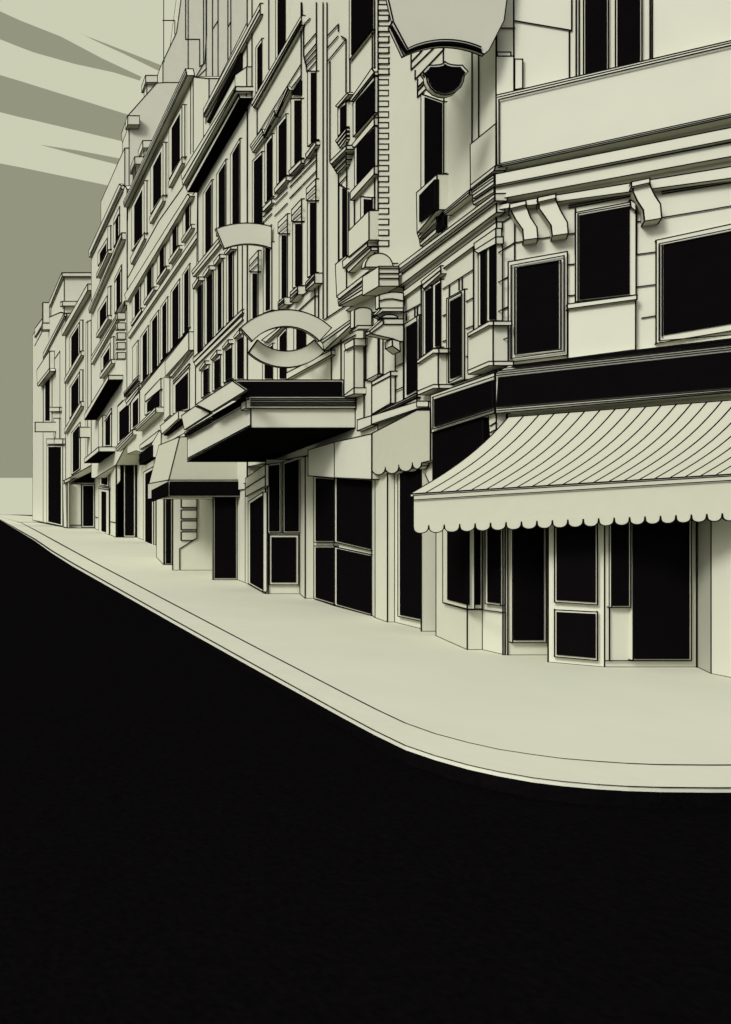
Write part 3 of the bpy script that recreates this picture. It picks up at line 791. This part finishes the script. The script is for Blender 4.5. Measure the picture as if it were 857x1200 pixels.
while x < 880:
    for q_ in range(9):
        th = math.pi * q_ / 8
        xx = x + 9.05 - 9.05 * math.cos(th); low.append((xx, cusp(xx) + 8.6 * math.sin(th) ** 0.7))
    x += 18.1
low = [z_ for z_ in low if z_[0] < 890]
low[0] = (484.5, 617)
mb = MB(); mb.slab(CH, [(484.5, 580.5), (low[-1][0], 580.5 - 0.0615 * (low[-1][0] - 484.5))] + low[::-1], AW, 0.02, CLOTH, smooth=True)
mb.lines(CH, N('484.5 585.8 890 560.8'), AW + 0.04)
T._b(mb, 'valance')
T.wall.slab(CH, N('481 578.6 893 553.3 893 556.5 481 582'), AW - 0.012, 0.03, TRIM)
T.done('front_bar')

# plain scalloped awning beside it
T = Thing('plain_awning', 'small plain pale awning with a scalloped edge, left of the striped one', 'awning', PL, (6.0, 11.5, 0))
low = []
for x0, x1, yy in ((436, 451.8, 549), (451.8, 467.6, 547.6), (467.6, 483.5, 545), (483.5, 494.5, 542.2)):
    for q_ in range(7):
        th = math.pi * q_ / 6
        low.append((x0 + (x1 - x0) * (0.5 - 0.5 * math.cos(th)), yy + 7.5 * math.sin(th)))
T.wall.slab(PL, N('435.8 508 489 480.5 504.5 480.5 504.5 540') + low[::-1], 0.12, 0.1, CLOTH, smooth=True)
T.part('box_end', n('712 900 795 900 795 940 712 940'), 0.16, 0.1)
T.part('head_rail', N('436 487 489 470.5 505 470.5 505 478 489 479 436 497'), 0.15, 0.05); T.part('side_rail', N('419 492 435.5 487 435.5 498 419 505'), 0.1, 0.08)
T.done('valance')

# dark-valance awning
T = Thing('box_awning', 'sloping pale box awning with a solid black valance, left of the marquee', 'awning', front(19.5), (5.5, 20, 0))
T.wall.slab(T.pl, N('197.8 562.5 210.5 512 300 507 300 562.5'), 0, 2.35, CLOTH)
T.part('valance', N('197 562.5 288.5 562.5 288.5 582.5 197 582.5'), 0.05, 2.45, m_=CLOTH)
T.part('valance_panel', N('199 564 287 564 287 581 199 581'), 0.07, 0.05, m_=GLASS_AND_SHADE, ink=False)
XA = 209 * 19.5 / F
P = street(XA)
T.part('valance_panel', N('177.5 574.5 195.5 565 195.5 580.5 177.5 588'), 0.06, 0.05, pl=P, m_=GLASS_AND_SHADE, ink=False)
T.done('canopy')

# marquee
T = Thing('marquee', 'wedge-shaped theatre marquee jutting over the pavement, black underneath', 'marquee', PL, (5.4, 15, 0))
D_ = 900 * 4.5 / (294 - CX)
T.wall.slab(PL, N('220 512 294 469 294 501.5 220 541'), 1.8, 1.8, STONE, under=GLASS_AND_SHADE)  # shade beneath the marquee is painted in as a black underside
T.ln(N('220 537 294 498'), 1.83); T.ln(N('220 539 294 500'), 1.83)
P = front(D_)
T.part('ledge', N('288.5 464.5 417 464.5 417 478.5 288.5 478.5'), 0.06, 0.25, pl=P, lines=[N('294 %f 416.5 %f' % (x, x)) for x in (466.8, 469, 471.5, 473.4, 475.3)])
T.part('ledge', N('216.5 506.5 290 463.5 290 470.8 217.5 512'), 1.86, 0.1, lines=[N('217 508.5 292 465'), N('217 510 292 467.5')])
T.part('slot', N('219 507 245 491.5 245 495 219 510'), 1.9, 0.05, m_=GLASS_AND_SHADE); T.part('slot', N('249 487 288 464.5 288 469 249 491'), 1.9, 0.05, m_=GLASS_AND_SHADE)
T.part('roof_panel', N('230 474 272.5 446.2 288.8 457.5 248.5 482.3'), 2.1, 0.04); T.part('roof_panel', N('213 487 229 476 247 484 216.5 503.5'), 1.95, 0.04)
T.part('sign_box', N('271.5 445.2 402.8 445.2 402.8 465.2 271.5 465.2'), -0.15, 0.4, pl=P); T.part('sign_panel', N('274 447 401 447 401 464 283 464'), -0.12, 0.06, pl=P, m_=GLASS_AND_SHADE, ink=False)
T.done('body')

# ================================================================ hanging signs


def arcpts(e0, ap, e1, nn=18):
    (x0, y0), (xm, ym), (x1, y1) = e0, ap, e1
    ax, ay, bx_, by_, cx_, cy_ = x0, y0, xm, ym, x1, y1
    dd_ = 2 * (ax * (by_ - cy_) + bx_ * (cy_ - ay) + cx_ * (ay - by_))
    ux = ((ax**2 + ay**2) * (by_ - cy_) + (bx_**2 + by_**2) * (cy_ - ay) + (cx_**2 + cy_**2) * (ay - by_)) / dd_
    uy = ((ax**2 + ay**2) * (cx_ - bx_) + (bx_**2 + by_**2) * (ax - cx_) + (cx_**2 + cy_**2) * (bx_ - ax)) / dd_
    R_ = math.hypot(ax - ux, ay - uy)
    t0 = math.atan2(y0 - uy, x0 - ux); tm = math.atan2(ym - uy, xm - ux); t1 = math.atan2(y1 - uy, x1 - ux)
    def un(tt, ref):
        while tt - ref > math.pi: tt -= 2 * math.pi
        while tt - ref < -math.pi: tt += 2 * math.pi
        return tt
    t0 = un(t0, tm); t1 = un(t1, tm)
    return [(ux + R_ * math.cos(t0 + (t1 - t0) * z_ / nn), uy + R_ * math.sin(t0 + (t1 - t0) * z_ / nn)) for z_ in range(nn + 1)]


def arc_sign(lab, D_, outer_, inner_, rod):
    P = front(D_)
    T_ = Thing('arched_sign', lab, 'sign', P, tuple(P.at(outer_[1])), 'blank arched signs')
    T_.wall.slab(P, arcpts(*outer_) + arcpts(*inner_)[::-1], 0, 0.06, SIGN, smooth=True)
    A = P.at(rod[0]) + ray(rod[0]) * 0.05; B = PL.at(rod[0], -0.05)
    mb_ = MB(); mb_.bar(A, B, 0.03); T_._b(mb_, 'bracket_rod')
    T_.done('board')


arc_sign('arch-curved blank sign board, the upper of the pair above the marquee', 13.6, ((281.9, 384.3), (335.5, 362.8), (388.7, 384.3)), ((296, 399.6), (335, 382.4), (374.5, 399.6)), ((360, 377),))
arc_sign('bowl-curved blank sign board, the lower of the pair above the marquee', 13.9, ((291.8, 413), (335.5, 430.4), (380.4, 412)), ((302, 398.5), (335, 411.4), (368.5, 398.5)), ((350, 417),))
arc_sign('blank arched sign board hung alone, higher up and left of the curved pair', 17.0, ((253.3, 268), (291, 261.3), (318.3, 265.5)), ((263, 291.3), (291, 285.8), (318.3, 290.8)), ((300, 275),))

P = front(9.25)
T = Thing('fan_sign', 'large pale fan-shaped sign with a black rim, at the top above the shield', 'sign', P, tuple(P.at((521, 50))), None)
o1 = arcpts((473.3, 65.2), (521.6, 53.4), (567.5, 63.5))
T.wall.slab(P, N('600 -45 590.8 24 573 59') + o1[::-1] + N('457.3 31 461 24 445 -45'), 0, 0.04, SIGN, smooth=True)
o2 = arcpts((475.2, 62.3), (521.6, 51.6), (565.5, 60.8)); o3 = arcpts((477.3, 58.8), (521.6, 48.2), (564, 57))
T.part('black_rim', [(x, y) for x, y in o2] + [(x, y) for x, y in o3[::-1]] + N('459.8 29 458.8 32'), 0.02, 0.03, m_=GLASS_AND_SHADE, ink=False)
T.ln([(478.5, 56.8)] + [(x, y - 1.9) for x, y in o3][1:], 0.03); T.ln(N('478 57 461.5 26'), 0.03)
mb = MB(); mb.bar(P.at((530, 20)) + Vector((0, .06, 0)), PL.at((530, 20), -0.05), 0.04); T._b(mb, 'bracket_rod')
T.done('board')

half = [(577, 258), (588, 266), (605, 271), (628, 273), (649, 273), (673, 300), (658, 318), (654, 342), (642, 366), (620, 386), (598, 395), (577, 398)]
sh = [y5('%f %f' % z_)[0] for z_ in half + [(1157 - x, y) for x, y in half[::-1][1:-1]]]
cx_ = 521.9; cy_ = 90.5
inn = [(cx_ + (x - cx_) * 0.87, 91.8 + (y - 91.8) * 0.82) for x, y in sh]
P = front(9.0)
T = Thing('shield_sign', 'black shield-shaped sign with a pale rim, hanging below the fan sign', 'sign', P, tuple(P.at((521.6, 90))))
T.wall.slab(P, sh, 0, 0.06, SIGN, smooth=True); T.part('shield_face', inn, 0.02, 0.05, m_=GLASS_AND_SHADE, smooth=True)
mb = MB(); mb.bar(P.at((521, 90)) + Vector((0, .05, 0)), PL.at((521, 90), -0.05), 0.03); T._b(mb, 'bracket_rod')
T.done('rim')

P = street(9.2)
T = Thing('blade_sign', 'tall pale blade sign high on the leftmost house', 'sign', P, tuple(P.at((52, 440))))
T.wall.slab(P, a('80 802 168 668 168 795 84 912'), 0.75, 0.75, SIGN); T.part('lower_lip', a('84 900 168 792 172 810 90 915'), 0.85, 0.8)
T.done('board')
P = front(104)
T = Thing('box_sign', 'flat blank box sign beside the leftmost doorway, the farther of two', 'sign', P, tuple(P.at((54, 500))), 'small box signs')
T.wall.slab(P, b('68 268 226 268 226 335 68 335'), 0, 0.4, SIGN); T.done('board')
P = front(70)
T = Thing('box_sign', 'flat blank box sign above the small canopy, the nearer of two', 'sign', P, tuple(P.at((102, 506))), 'small box signs')
T.wall.slab(P, b('380 303 482 303 482 375 380 375'), 0, 0.4, SIGN); T.done('board')
# ---------------------------------------------------------------- camera, light
cam = bpy.data.cameras.new('camera'); co = bpy.data.objects.new('camera', cam); COL.objects.link(co)
co.location = EYEP; co.rotation_euler = (math.radians(90), 0, 0)
cam.sensor_fit = 'VERTICAL'; cam.sensor_height = 36.0; cam.lens = 36.0 * F / 1200.0
cam.shift_x = (428.5 - CX) / 1200.0; cam.shift_y = (CY - 600.0) / 1200.0
cam.clip_start = 0.05; cam.clip_end = 4000
S.camera = co

wld = bpy.data.worlds.new('World'); S.world = wld; wld.use_nodes = True
nt = wld.node_tree; bg = nt.nodes['Background']
sk = nt.nodes.new('ShaderNodeTexSky'); sk.sky_type = 'NISHITA'; sk.sun_disc = False
sk.sun_elevation = math.radians(35); sk.sun_rotation = math.radians(225)
sk.air_density = 1.5; sk.dust_density = 4.0; sk.ozone_density = 1.0
hs = nt.nodes.new('ShaderNodeHueSaturation'); hs.inputs['Saturation'].default_value = 0.12
nt.links.new(sk.outputs[0], hs.inputs['Color']); nt.links.new(hs.outputs[0], bg.inputs['Color'])
bg.inputs['Strength'].default_value = 0.07
sl = bpy.data.lights.new('sun', 'SUN'); sl.energy = 1.5; sl.angle = math.radians(14); sl.color = (1.0, 0.985, 0.95)
so = bpy.data.objects.new('sun', sl); COL.objects.link(so)
so.rotation_euler = Vector((1, 0.75, -0.75)).to_track_quat('-Z', 'Y').to_euler()
so.location = (-20, -20, 30)
S.view_settings.view_transform = 'Standard'; S.view_settings.look = 'None'
S.view_settings.gamma = 1.0; S.view_settings.use_curve_mapping = False
S.view_settings.exposure = 0.66
